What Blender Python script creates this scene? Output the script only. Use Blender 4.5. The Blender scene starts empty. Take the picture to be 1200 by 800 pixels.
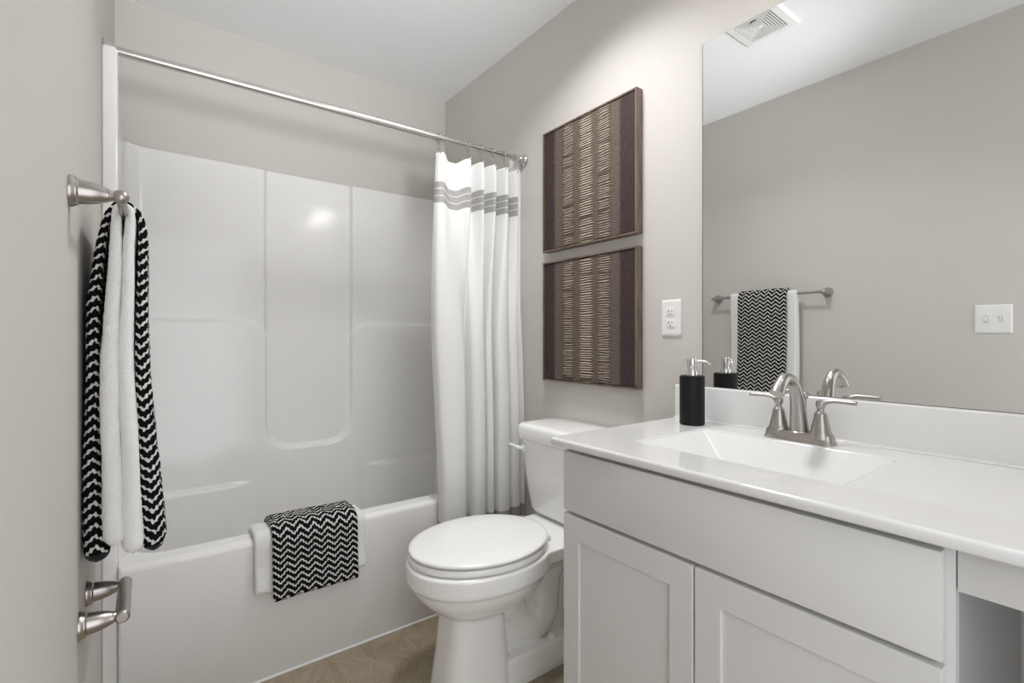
import bpy, bmesh, math, random
from mathutils import Vector, Matrix, noise
random.seed(7)
S = bpy.context.scene
COL = S.collection
PI = math.pi

# ------------------------------------------------------------------ camera
CAM_H = 1.15
cam = bpy.data.cameras.new('camera')
cam.sensor_width = 36.0
cam.lens = 574.63 / 1200.0 * 36.0
cam.shift_y = -4.07 / 1200.0
cam.clip_start = 0.01
camo = bpy.data.objects.new('camera', cam)
COL.objects.link(camo)
camo.location = (0, 0, CAM_H)
camo.rotation_euler = (PI / 2, 0, -math.radians(36.705))
S.camera = camo

# room extents (metres)
XL, XR = -0.104, 1.426        # left / right wall faces
YB, YN = 2.579, -0.36         # back / near wall faces
ZC = 2.55                     # ceiling

# ------------------------------------------------------------------ light
S.view_settings.view_transform = 'Standard'
S.view_settings.look = 'None'
S.view_settings.gamma = 1.0
S.view_settings.use_curve_mapping = False
S.view_settings.exposure = 0.74
HALL, FILL_SPOT, VANITY_GLOW = 1.5, 84, 17        # open hall behind, added bounced fill, lamp shades
FL_SIZE, FL_AIM = 53, (0.56, 2.10, 2.55)
DOWN_FILL = 5.8
W = bpy.data.worlds.new('hall_light')
S.world = W
W.use_nodes = True
W.node_tree.nodes['Background'].inputs['Color'].default_value = (0.95, 0.97, 1.0, 1)
W.node_tree.nodes['Background'].inputs['Strength'].default_value = HALL

def area(name, loc, rot, sx, sy, power, color):
    l = bpy.data.lights.new(name, 'AREA')
    l.shape = 'RECTANGLE'; l.size = sx; l.size_y = sy
    l.energy = power; l.color = color
    o = bpy.data.objects.new(name, l); COL.objects.link(o)
    o.location = loc; o.rotation_euler = rot
    return o
# added fill spot behind the camera, no known source, bounced off the ceiling
fl = bpy.data.lights.new('bounced_fill_spot', 'SPOT'); fl.energy = FILL_SPOT; fl.spot_size = math.radians(FL_SIZE); fl.spot_blend = 1.0
fl.shadow_soft_size = 0.15; fl.color = (0.985, 0.99, 1.0)
flo = bpy.data.objects.new('bounced_fill_spot', fl); COL.objects.link(flo); flo.location = (0.35, -0.30, 1.45)
dl = area('ceiling_fill_light', (0.930, 1.20, ZC - 0.034), (0, 0, 0), 0.28, 0.28, DOWN_FILL, (0.99, 0.99, 0.985)); dl.data.shape = 'DISK'; dl.data.spread = math.radians(132)  # added ceiling fill, brightens the toilet, curtain and tub apron
flo.rotation_euler = (Vector(FL_AIM) - flo.location).to_track_quat('-Z', 'Y').to_euler()
S.cycles.diffuse_bounces = 8

# ------------------------------------------------------------------ materials
def hexc(r, g, b):
    f = lambda c: ((c / 255.0) / 12.92) if c / 255.0 <= 0.04045 else (((c / 255.0) + 0.055) / 1.055) ** 2.4
    return (f(r), f(g), f(b), 1)

class NT:
    """tiny wrapper for building node trees"""
    def __init__(self, name):
        self.m = bpy.data.materials.new(name); self.m.use_nodes = True
        self.t = self.m.node_tree; self.n = self.t.nodes
        self.b = self.n['Principled BSDF']; self.out = self.n['Material Output']
    def new(self, kind, **kw):
        n = self.n.new(kind)
        for k, v in kw.items(): setattr(n, k, v)
        return n
    def put(self, inp, v):
        if isinstance(v, bpy.types.NodeSocket): self.t.links.new(v, inp)
        else: inp.default_value = v
    def math(self, op, a, b=0.0, c=None, clamp=False):
        n = self.new('ShaderNodeMath', operation=op, use_clamp=clamp)
        self.put(n.inputs[0], a); self.put(n.inputs[1], b)
        if c is not None: self.put(n.inputs[2], c)
        return n.outputs[0]
    def rng(self, v, a, b, c=0.0, d=1.0, smooth=False):
        n = self.new('ShaderNodeMapRange')
        if smooth: n.interpolation_type = 'SMOOTHSTEP'
        self.put(n.inputs[0], v)
        for i, q in enumerate((a, b, c, d)): n.inputs[i + 1].default_value = q
        return n.outputs[0]
    def mix(self, f, a, b):
        n = self.new('ShaderNodeMix', data_type='RGBA')
        self.put(n.inputs[0], f); self.put(n.inputs[6], a); self.put(n.inputs[7], b)
        return n.outputs[2]
    def noise(self, scale, vec=None, detail=3.0, rough=0.5):
        n = self.new('ShaderNodeTexNoise'); n.inputs['Scale'].default_value = scale
        n.inputs['Detail'].default_value = detail; n.inputs['Roughness'].default_value = rough
        if vec is not None: self.put(n.inputs['Vector'], vec)
        return n.outputs[0]
    def obj(self):
        return self.new('ShaderNodeTexCoord').outputs['Object']
    def uv(self):
        return self.new('ShaderNodeTexCoord').outputs['UV']
    def sep(self, v):
        n = self.new('ShaderNodeSeparateXYZ'); self.put(n.inputs[0], v); return n.outputs
    def comb(self, x, y, z=0.0):
        n = self.new('ShaderNodeCombineXYZ')
        self.put(n.inputs[0], x); self.put(n.inputs[1], y); self.put(n.inputs[2], z)
        return n.outputs[0]
    def bump(self, h, strength=0.3, dist=0.002):
        n = self.new('ShaderNodeBump'); n.inputs['Strength'].default_value = strength
        n.inputs['Distance'].default_value = dist
        self.put(n.inputs['Height'], h); self.t.links.new(n.outputs[0], self.b.inputs['Normal'])
    def base(self, c): self.put(self.b.inputs['Base Color'], c)
    def set(self, rough=None, metal=None, coat=None, spec=None, sheen=None):
        if rough is not None: self.put(self.b.inputs['Roughness'], rough)
        if metal is not None: self.b.inputs['Metallic'].default_value = metal
        if coat is not None: self.b.inputs['Coat Weight'].default_value = coat
        if spec is not None: self.b.inputs['Specular IOR Level'].default_value = spec
        if sheen is not None: self.b.inputs['Sheen Weight'].default_value = sheen

def plain(name, col, rough=0.5, metal=0.0, coat=0.0, bump=None, vary=0.02, spec=None):
    t = NT(name)
    nz = t.noise(3.0, t.obj(), 4)
    d = tuple(c * (1 - vary) for c in col[:3]) + (1,)
    t.base(t.mix(nz, col, d)); t.set(rough, metal, coat, spec)
    if bump: t.bump(t.noise(bump[0], t.obj(), 3), bump[1], bump[2])
    return t.m

M = {}
M['wall'] = plain('wall_paint', (0.600, 0.575, 0.543, 1), 0.75, bump=(260, 0.12, 0.001))
M['ceiling'] = plain('ceiling_paint', (0.84, 0.85, 0.865, 1), 0.85, bump=(220, 0.15, 0.001))
M['trim'] = plain('trim_paint', (0.74, 0.74, 0.73, 1), 0.4)
M['acrylic'] = plain('gloss_acrylic', (0.815, 0.811, 0.804, 1), 0.135, coat=0.0, vary=0.01)
M['porcelain'] = plain('porcelain', (0.90, 0.90, 0.89, 1), 0.08, coat=0.3, vary=0.01)
M['seat'] = plain('seat_plastic', (0.87, 0.87, 0.86, 1), 0.18, vary=0.01)
M['marble'] = plain('cultured_marble', (0.765, 0.765, 0.765, 1), 0.10, coat=0.3, vary=0.015)
M['cabinet'] = plain('cabinet_paint', (0.67, 0.668, 0.662, 1), 0.38, vary=0.01)
M['cabinet_shaded'] = plain('cabinet_paint_shaded', (0.42, 0.43, 0.45, 1), 0.5, bump=(400, 0.1, 0.0005))  # cabinet paint with the knee-space shade put into its colour
M['white_plastic'] = plain('white_plastic', (0.82, 0.82, 0.81, 1), 0.3)
M['grille_plastic'] = plain('grille_plastic', (0.80, 0.80, 0.80, 1), 0.5)
M['dark'] = plain('dark_slot', (0.02, 0.02, 0.02, 1), 0.6)
M['black_ceramic'] = plain('matte_black_ceramic', (0.007, 0.007, 0.008, 1), 0.5, bump=(500, 0.25, 0.0006), spec=0.25)
M['rubber'] = plain('grey_slot', (0.25, 0.25, 0.25, 1), 0.6)

def brushed(name, col, rough):
    t = NT(name)
    v = t.new('ShaderNodeMapping'); t.put(v.inputs['Vector'], t.obj()); v.inputs['Scale'].default_value = (12, 12, 400)
    nz = t.noise(2.0, v.outputs[0], 2)
    t.base(t.mix(nz, col, tuple(c * 0.95 for c in col[:3]) + (1,)))
    t.set(t.rng(nz, 0, 1, rough - 0.02, rough + 0.03), 1.0)
    return t.m
M['nickel'] = brushed('brushed_nickel', (0.46, 0.43, 0.405, 1), 0.30)
M['satin'] = brushed('satin_nickel_rod', (0.66, 0.64, 0.61, 1), 0.25)
M['chrome'] = brushed('polished_chrome', (0.75, 0.74, 0.72, 1), 0.10)

t = NT('mirror_glass'); t.base((0.90, 0.91, 0.905, 1)); t.set(0.0, 1.0); M['mirror'] = t.m
t = NT('mirror_edge'); t.base((0.10, 0.12, 0.115, 1)); t.set(0.25); M['mirror_edge'] = t.m
t = NT('frosted_lamp_glass'); t.base((0.9, 0.9, 0.88, 1)); t.set(0.3)
t.b.inputs['Emission Color'].default_value = (1.0, 0.975, 0.945, 1)
t.b.inputs['Emission Strength'].default_value = VANITY_GLOW
M['lamp_glass'] = t.m
def floor_mat():
    t = NT('wood_look_tile')
    at = t.new('ShaderNodeAttribute'); at.attribute_name = 'plank'
    r = at.outputs['Fac']
    uv = t.sep(t.uv())
    gv = t.comb(t.math('MULTIPLY', uv[0], 9.0), t.math('MULTIPLY', uv[1], 110.0), t.math('MULTIPLY', r, 40.0))
    g1 = t.noise(1.0, gv, 6, 0.65)
    g2 = t.noise(1.0, t.comb(t.math('MULTIPLY', uv[0], 3.0), t.math('MULTIPLY', uv[1], 22.0), t.math('MULTIPLY', r, 90.0)), 4, 0.6)
    c = t.mix(t.rng(g2, 0.3, 0.7), (0.235, 0.185, 0.122, 1), (0.400, 0.330, 0.240, 1))
    c = t.mix(t.math('MULTIPLY', t.rng(g1, 0.42, 0.62), 0.42), c, (0.140, 0.104, 0.066, 1))
    c = t.mix(t.rng(r, 0, 1, 0.0, 0.6), c, (0.36, 0.305, 0.225, 1))
    t.base(c); t.set(0.42); t.bump(g1, 0.15, 0.001)
    return t.m
M['floor'] = floor_mat()
M['grout'] = plain('floor_grout', (0.20, 0.165, 0.125, 1), 0.9)

def terry(name, col):
    t = NT(name)
    o = t.obj()
    n1 = t.noise(520, o, 2); n2 = t.noise(55, o, 3)
    t.base(t.mix(t.rng(n1, 0.3, 0.7), tuple(c * 0.90 for c in col[:3]) + (1,), col)); t.set(0.95, sheen=0.25, spec=0.1)
    t.bump(t.math('ADD', n1, t.math('MULTIPLY', n2, 0.6)), 0.8, 0.003)
    return t.m
M['terry_white'] = terry('white_terry', (0.88, 0.88, 0.87, 1))

def chevron(name, period_u, period_v, amp, blob):
    """black terry with woven white zigzag rows (UV in metres)"""
    t = NT(name)
    uv = t.sep(t.uv())
    nz = t.noise(90, t.uv(), 2)
    wob = t.math('MULTIPLY', t.math('SUBTRACT', nz, 0.5), 0.16)
    tri = t.math('PINGPONG', t.math('DIVIDE', uv[0], period_u / 2), 1.0)
    ph = t.math('ADD', t.math('ADD', t.math('DIVIDE', uv[1], period_v), t.math('MULTIPLY', tri, amp)), wob)
    fr = t.math('PINGPONG', ph, 0.5)                      # 0..0.5
    beads = t.math('MULTIPLY', t.math('SINE', t.math('MULTIPLY', uv[0], 2 * PI / blob)), 0.075)
    n2 = t.math('MULTIPLY', t.math('SUBTRACT', t.noise(160, t.uv(), 2), 0.5), 0.26)
    d = t.math('ADD', t.math('ADD', fr, beads), n2)
    mask = t.rng(d, 0.330, 0.362, 0, 1, True)
    fine = t.noise(700, t.obj(), 2)
    white = t.mix(t.rng(fine, 0.3, 0.7), (0.56, 0.55, 0.53, 1), (0.84, 0.83, 0.81, 1))
    t.base(t.mix(mask, (0.008, 0.008, 0.009, 1), white)); t.set(0.97, spec=0.05)
    t.bump(t.math('ADD', t.math('MULTIPLY', mask, 1.0), t.math('MULTIPLY', fine, 0.5)), 0.8, 0.003)
    return t.m
M['black_terry'] = terry('black_terry', (0.012, 0.012, 0.013, 1))
M['chevron'] = chevron('black_white_chevron_terry', 0.044, 0.0215, 0.90, 0.0088)

def curtain_mat():
    t = NT('curtain_cotton')
    uv = t.sep(t.uv())                                    # v = height in metres
    v = uv[1]
    def band(a, b, soft=0.0015):
        return t.math('MULTIPLY', t.rng(v, a - soft, a + soft), t.rng(v, b - soft, b + soft, 1, 0))
    g = None
    for a, b in ((1.711, 1.739), (1.7425, 1.7695), (1.773, 1.800), (0.345, 0.398)):
        q = band(a, b); g = q if g is None else t.math('MAXIMUM', g, q)
    w1 = t.noise(1.0, t.comb(t.math('MULTIPLY', uv[0], 60.0), t.math('MULTIPLY', v, 700.0), 0.0), 2)
    w2 = t.noise(1.0, t.comb(t.math('MULTIPLY', uv[0], 900.0), t.math('MULTIPLY', v, 120.0), 3.0), 2)
    white = t.mix(w1, (0.86, 0.86, 0.85, 1), (0.90, 0.90, 0.89, 1))
    grey = t.mix(t.rng(w1, 0.35, 0.65), (0.36, 0.355, 0.345, 1), (0.52, 0.51, 0.50, 1))
    c = t.mix(g, white, grey)
    t.base(c); t.set(0.85, sheen=0.1, spec=0.15)
    t.bump(t.math('ADD', w1, w2), 0.25, 0.0012)
    tr = t.new('ShaderNodeBsdfTranslucent'); t.put(tr.inputs['Color'], c)
    mx = t.new('ShaderNodeMixShader'); mx.inputs[0].default_value = 0.22
    t.t.links.new(t.b.outputs[0], mx.inputs[1]); t.t.links.new(tr.outputs[0], mx.inputs[2])
    t.t.links.new(mx.outputs[0], t.out.inputs['Surface'])
    return t.m
M['curtain'] = curtain_mat()

def art_mat(name, seed):
    """woven wall art: dark fibre ground, columns of pale horizontal stitches (UV 0..1)"""
    t = NT(name)
    uv = t.sep(t.uv()); u = uv[0]; v = uv[1]
    def col(c, w):
        return t.rng(t.math('ABSOLUTE', t.math('SUBTRACT', u, c)), w * 0.50, w * 1.08, 1, 0, True)
    edge = t.math('MULTIPLY', t.math('SUBTRACT', t.noise(1.0, t.comb(t.math('MULTIPLY', u, 6.0), t.math('MULTIPLY', v, 150.0), seed), 1), 0.5), 0.05)
    u2 = t.math('ADD', u, edge); u = u2
    strong = col(0.507, 0.084)
    mid = t.math('MAXIMUM', col(0.300, 0.074), col(0.700, 0.072))
    faint = t.math('MAXIMUM', t.math('MAXIMUM', col(0.182, 0.062), col(0.812, 0.060)), t.math('MAXIMUM', col(0.400, 0.045), col(0.609, 0.040)))
    wob = t.math('MULTIPLY', t.noise(1.0, t.comb(t.math('MULTIPLY', uv[0], 5.0), t.math('MULTIPLY', v, 24.0), seed + 2.0), 2), 0.9)
    ph = t.math('ADD', t.math('MULTIPLY', v, 52.0), wob)
    dash = t.rng(t.math('PINGPONG', ph, 0.5), 0.27, 0.40, 0, 1, True)
    dash2 = t.rng(t.math('PINGPONG', t.math('ADD', t.math('MULTIPLY', v, 55.0), t.math('MULTIPLY', wob, 1.7)), 0.5), 0.27, 0.42, 0, 1, True)
    gaps = t.rng(t.noise(1.0, t.comb(t.math('MULTIPLY', uv[0], 1.2), t.math('MULTIPLY', v, 17.0), seed + 5.0), 2), 0.31, 0.42, 0.10, 1)
    spk = t.noise(1.0, t.comb(t.math('MULTIPLY', uv[0], 190.0), t.math('MULTIPLY', v, 190.0), seed), 2)
    fib = t.noise(1.0, t.comb(t.math('MULTIPLY', uv[0], 210.0), t.math('MULTIPLY', v, 12.0), seed), 3)
    pale = t.math('MULTIPLY', t.math('MAXIMUM', t.math('MULTIPLY', strong, dash), t.math('MULTIPLY', t.math('MULTIPLY', mid, dash2), 0.72)), gaps)
    ft = t.math('MULTIPLY', t.math('MULTIPLY', faint, t.rng(spk, 0.46, 0.62)), 0.30)
    pale = t.math('MAXIMUM', pale, ft)
    warm = t.math('MAXIMUM', t.math('MAXIMUM', strong, mid), t.math('MULTIPLY', faint, 0.8))
    g0 = t.mix(t.rng(fib, 0.3, 0.7), (0.028, 0.017, 0.018, 1), (0.066, 0.045, 0.046, 1))
    g1 = t.mix(t.rng(spk, 0.3, 0.7), (0.028, 0.018, 0.014, 1), (0.088, 0.061, 0.046, 1))
    c = t.mix(warm, g0, g1)
    c = t.mix(pale, c, (0.66, 0.57, 0.46, 1))
    t.base(c); t.set(0.7, spec=0.25)
    t.bump(t.math('ADD', pale, t.math('MULTIPLY', fib, 0.4)), 0.5, 0.002)
    return t.m
M['art_a'] = art_mat('woven_art_upper', 1.0)
M['art_b'] = art_mat('woven_art_lower', 11.0)
def frame_mat():
    t = NT('weathered_wood_frame')
    o = t.sep(t.obj())
    g = t.noise(1.0, t.comb(t.math('MULTIPLY', o[0], 60.0), t.math('MULTIPLY', o[1], 60.0), t.math('MULTIPLY', o[2], 9.0)), 4)
    t.base(t.mix(t.rng(g, 0.3, 0.7), (0.105, 0.076, 0.056, 1), (0.21, 0.160, 0.125, 1))); t.set(0.6); return t.m
M['frame'] = frame_mat()
M['frame_dark'] = plain('frame_groove', (0.03, 0.022, 0.02, 1), 0.7)

# ------------------------------------------------------------------ mesh helpers
def mesh_obj(name, bm, mat, parent=None, smooth=True, angle=40, recalc=True):
    if recalc: bmesh.ops.recalc_face_normals(bm, faces=bm.faces[:])
    me = bpy.data.meshes.new(name); bm.to_mesh(me); bm.free()
    mats = mat if isinstance(mat, (list, tuple)) else [mat]
    for m_ in mats: me.materials.append(m_)
    if smooth:
        for p in me.polygons: p.use_smooth = True
        me.set_sharp_from_angle(angle=math.radians(angle))
    o = bpy.data.objects.new(name, me); COL.objects.link(o)
    if parent is not None:
        o.parent = parent
        o.matrix_parent_inverse = parent_matrix(parent).inverted()
    return o

def parent_matrix(o):
    m = Matrix.Translation(o.location)
    if o.parent is not None:
        m = parent_matrix(o.parent) @ o.matrix_parent_inverse @ m
    return m

def tag(o, label=None, cat=None, group=None, kind=None):
    if label: o['label'] = label
    if cat: o['category'] = cat
    if group: o['group'] = group
    if kind: o['kind'] = kind
    return o

def thing(name, loc, label, cat, group=None):
    o = bpy.data.objects.new(name, None); COL.objects.link(o)
    o.location = loc; o.empty_display_size = 0.05
    return tag(o, label, cat, group)

def structure(name, bm, mat, **kw):
    return tag(mesh_obj(name, bm, mat, **kw), kind='structure')

def box(bm, x0, x1, y0, y1, z0, z1, bev=0.0, seg=2, mi=0):
    vs = [bm.verts.new(p) for p in ((x0, y0, z0), (x1, y0, z0), (x1, y1, z0), (x0, y1, z0),
                                    (x0, y0, z1), (x1, y0, z1), (x1, y1, z1), (x0, y1, z1))]
    fs = [bm.faces.new([vs[i] for i in f]) for f in ((0, 3, 2, 1), (4, 5, 6, 7), (0, 1, 5, 4), (1, 2, 6, 5), (2, 3, 7, 6), (3, 0, 4, 7))]
    for f in fs: f.material_index = mi
    if bev > 0:
        es = list({e for f in fs for e in f.edges})
        bmesh.ops.bevel(bm, geom=es, offset=bev, segments=seg, affect='EDGES', profile=0.5)

def loft(bm, rings, cap0=True, cap1=True, uvs=None, mi=0, closed=True):
    """rings: list of equally long point lists; uvs: the same shape (n+1 columns when closed)"""
    V = [[bm.verts.new(p) for p in r] for r in rings]
    n = len(rings[0]); L = bm.loops.layers.uv.verify() if uvs else None
    last = n if closed else n - 1
    for i in range(len(V) - 1):
        for j in range(last):
            k = (j + 1) % n
            f = bm.faces.new((V[i][j], V[i][k], V[i + 1][k], V[i + 1][j])); f.material_index = mi
            if L:
                q = (uvs[i][j], uvs[i][j + 1], uvs[i + 1][j + 1], uvs[i + 1][j])
                for lp, w in zip(f.loops, q): lp[L].uv = w
    for flag, row, i in ((cap0, V[0], 0), (cap1, V[-1], len(V) - 1)):
        if flag:
            f = bm.faces.new(row); f.material_index = mi
            if L:
                for lp, w in zip(f.loops, uvs[i]): lp[L].uv = w
    return V

def lathe(bm, prof, c, axis='z', n=32, cap0=True, cap1=True):
    """prof: (radius, height along axis) list from point c"""
    rings = []
    for r, hgt in prof:
        ring = []
        for k in range(n):
            a = 2 * PI * k / n; p, q = r * math.cos(a), r * math.sin(a)
            if axis == 'z': v = (c[0] + p, c[1] + q, c[2] + hgt)
            elif axis == 'x': v = (c[0] + hgt, c[1] + p, c[2] + q)
            else: v = (c[0] + p, c[1] + hgt, c[2] + q)
            ring.append(v)
        rings.append(ring)
    loft(bm, rings, cap0, cap1)

def catmull(pts, n):
    """n samples through the points (tuples of any length)"""
    m = len(pts) - 1; out = []
    for i in range(n):
        t_ = i / (n - 1) * m; k = min(int(t_), m - 1); f = t_ - k
        p = [pts[max(0, min(m, k + d))] for d in (-1, 0, 1, 2)]
        out.append(tuple(0.5 * (2 * b + (c - a) * f + (2 * a - 5 * b + 4 * c - d) * f * f + (3 * b - a - 3 * c + d) * f ** 3)
                         for a, b, c, d in zip(*p)))
    return out

def tube(bm, pts, radii, n=16, samples=None, cap=True, squash=1.0):
    """round tube through points; radii one per point or a number"""
    if not isinstance(radii, (list, tuple)): radii = [radii] * len(pts)
    P = [tuple(p) + (r,) for p, r in zip(pts, radii)]
    if samples: P = catmull(P, samples)
    pos = [Vector(p[:3]) for p in P]
    tang = []
    for i in range(len(pos)):
        a = pos[max(0, i - 1)]; b = pos[min(len(pos) - 1, i + 1)]; tang.append((b - a).normalized())
    up = Vector((0, 0, 1)) if abs(tang[0].z) < 0.9 else Vector((0, 1, 0))
    nrm = (up - tang[0] * up.dot(tang[0])).normalized()
    rings = []
    for p, tg, q in zip(pos, tang, P):
        nrm = (nrm - tg * nrm.dot(tg)).normalized(); bn = tg.cross(nrm)
        rings.append([p + (nrm * math.cos(2 * PI * k / n) + bn * math.sin(2 * PI * k / n) * squash) * q[3] for k in range(n)])
    loft(bm, rings, cap, cap)

def rrect(x0, x1, y0, y1, r, z, k=6):
    """rounded rectangle ring, counter-clockwise"""
    out = []
    for cx, cy, a0 in ((x1 - r, y1 - r, 0), (x0 + r, y1 - r, 90), (x0 + r, y0 + r, 180), (x1 - r, y0 + r, 270)):
        for i in range(k + 1):
            a = math.radians(a0 + 90 * i / k)
            out.append((cx + r * math.cos(a), cy + r * math.sin(a), z))
    return out

def sell(cx, cy, a0, a1, b, z, p=2.3, n=56):
    """egg outline: extends a0 towards -x, a1 towards +x, half-width b"""
    out = []
    for k in range(n):
        t_ = 2 * PI * k / n; c, s = math.cos(t_), math.sin(t_)
        ax = a1 if c >= 0 else a0
        out.append((cx + ax * math.copysign(abs(c) ** (2 / p), c), cy + b * math.copysign(abs(s) ** (2 / p), s), z))
    return out

def sphere(bm, c, r, n=20):
    prof = [(max(1e-4, r * math.sin(PI * i / 12)), -r * math.cos(PI * i / 12)) for i in range(13)]
    lathe(bm, prof, c, 'z', n)

def smooth01(a, b, x):
    x = max(0.0, min(1.0, (x - a) / (b - a))); return x * x * (3 - 2 * x)

# ------------------------------------------------------------------ the room
T = 0.12
bm = bmesh.new(); box(bm, XL - T, XL, YN - T, YB + T, 0, ZC); structure('wall_left', bm, M['wall'])
bm = bmesh.new(); box(bm, XR, XR + T, YN - T, YB + T, 0, ZC); structure('wall_right', bm, M['wall'])
bm = bmesh.new(); box(bm, XL, XR, YB, YB + T, 0, ZC); structure('wall_back', bm, M['wall'])
bm = bmesh.new()                                        # near wall with the doorway behind the camera
DX1, DZ = 0.76, 2.06
box(bm, DX1, XR, YN - T, YN, 0, ZC); box(bm, XL, DX1, YN - T, YN, DZ, ZC)
structure('wall_front', bm, M['wall'])
bm = bmesh.new()
box(bm, DX1 - 0.015, DX1, YN - T, YN + 0.012, 0, DZ); box(bm, XL, DX1 - 0.015, YN - T, YN + 0.012, DZ - 0.015, DZ)
box(bm, DX1, DX1 + 0.06, YN, YN + 0.014, 0, DZ + 0.06, 0.003); box(bm, XL, DX1, YN, YN + 0.014, DZ, DZ + 0.06, 0.003)
structure('trim_1', bm, M['trim'])
bm = bmesh.new(); box(bm, XL - T, XR + T, YN - T, YB + T, ZC, ZC + 0.1); structure('ceiling', bm, M['ceiling'])
bm = bmesh.new(); box(bm, XL, XL + 0.013, YN, 1.79, 0, 0.10, 0.003); structure('baseboard_left', bm, M['trim'])
bm = bmesh.new(); box(bm, XR - 0.013, XR, 0.99, 1.79, 0, 0.10, 0.003); structure('baseboard_right', bm, M['trim'])

def build_floor():
    bm = bmesh.new()
    L = bm.loops.layers.uv.verify(); A = bm.faces.layers.float.new('plank')
    box(bm, XL - T, XR + T, YN - T, YB + T, -0.1, -0.0015, mi=1)
    # diamond-shaped wood-look tiles laid in three directions
    e, ox, oy = 0.0902, 0.567, 1.704
    E_ = [Vector((math.cos(PI / 3 * k), math.sin(PI / 3 * k), 0)) * e for k in range(6)]
    for i in range(-60, 60):
        for j in range(-60, 60):
            if (i - j) % 3 != 1: continue
            V = Vector((ox, oy, 0)) + E_[0] * i + E_[1] * j
            if not (XL - 0.3 < V.x < XR + 0.3 and YN - 0.3 < V.y < 1.95 + 0.3): continue
            for k in range(3):
                q = [V, V + E_[k], V + E_[k] + E_[k + 1], V + E_[k + 1]]
                c = sum(q, Vector()) / 4; rnd = random.random(); off = random.random() * 7
                d = E_[k] / e if (i + k) % 2 else E_[k + 1] / e
                if k == 1: d = (E_[k] + E_[k + 1]).normalized()
                f = bm.faces.new([bm.verts.new(c + (p - c) * 0.990) for p in q]); f[A] = rnd
                for lp, p in zip(f.loops, q):
                    r_ = p - c; lp[L].uv = (r_.dot(d) + off, r_.x * -d.y + r_.y * d.x + off)
    for co, no in (((XL, 0, 0), (-1, 0, 0)), ((XR, 0, 0), (1, 0, 0)), ((0, YN, 0), (0, -1, 0)), ((0, YB, 0), (0, 1, 0))):
        fs = [f for f in bm.faces if f.material_index == 0]
        geom = fs + list({e for f in fs for e in f.edges}) + list({v for f in fs for v in f.verts})
        bmesh.ops.bisect_plane(bm, geom=geom, plane_co=co, plane_no=no, clear_outer=True)
    o = structure('floor', bm, [M['floor'], M['grout']], smooth=False, recalc=False)
    return o
build_floor()

# ------------------------------------------------------------------ bathtub with moulded surround
TY = 1.8155; TZ = 0.48
tub = thing('bathtub', (0.66, 2.2, 0), 'white moulded bathtub with its glossy surround at the end of the room', 'bathtub')
bm = bmesh.new()
X0, X1, Y1 = XL + 0.038, XR - 0.038, YB - 0.004
rings = [rrect(X0, X1, TY + 0.006, Y1, 0.01, 0.0), rrect(X0, X1, TY + 0.006, Y1, 0.01, 0.012), rrect(X0, X1, TY, Y1, 0.01, 0.02), rrect(X0, X1, TY, Y1, 0.01, TZ - 0.02)]
for i in range(1, 7):
    a = PI / 2 * i / 6; rings.append(rrect(X0, X1, TY + 0.02 * (1 - math.cos(a)), Y1, 0.01, TZ - 0.02 + 0.02 * math.sin(a)))
ix0, ix1, iy0, iy1 = X0 + 0.024, X1 - 0.024, TY + 0.075, YB - 0.030
rings.append(rrect(X0, X1, TY + 0.023, Y1, 0.01, TZ)); rings.append(rrect(ix0 - 0.008, ix1 + 0.008, iy0 - 0.008, iy1 + 0.008, 0.10, TZ))
rings.append(rrect(ix0 - 0.005, ix1 + 0.005, iy0 - 0.005, iy1 + 0.005, 0.10, TZ))
for i in range(1, 6):
    a = PI / 2 * i / 5; d = 0.022 * math.sin(a) - 0.005
    rings.append(rrect(ix0 + d, ix1 - d, iy0 + d, iy1 - d, 0.10, TZ - 0.022 * (1 - math.cos(a))))
rings.append(rrect(ix0 + 0.02, ix1 - 0.02, iy0 + 0.05, iy1 - 0.025, 0.10, 0.19))
rings.append(rrect(ix0 + 0.13, ix1 - 0.09, iy0 + 0.10, iy1 - 0.10, 0.08, 0.115))
loft(bm, rings, False, True)
mesh_obj('basin', bm, M['acrylic'], tub, angle=50)
bm = bmesh.new()                                        # bead of caulk along the floor
tube(bm, [(XL + 0.05, TY + 0.002, 0.003), (XR - 0.05, TY + 0.002, 0.003)], 0.005, 8)
mesh_obj('caulk_bead', bm, M['trim'], tub)

def smin(a, b, k):
    h_ = max(0.0, min(1.0, 0.5 + 0.5 * (b - a) / k)); return b * (1 - h_) + a * h_ - k * h_ * (1 - h_)
def sdbox(x, z, cx, cz, hx, hz, r):
    qx, qz = abs(x - cx) - hx + r, abs(z - cz) - hz + r
    return math.hypot(max(qx, 0), max(qz, 0)) + min(max(qx, qz), 0) - r

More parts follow.
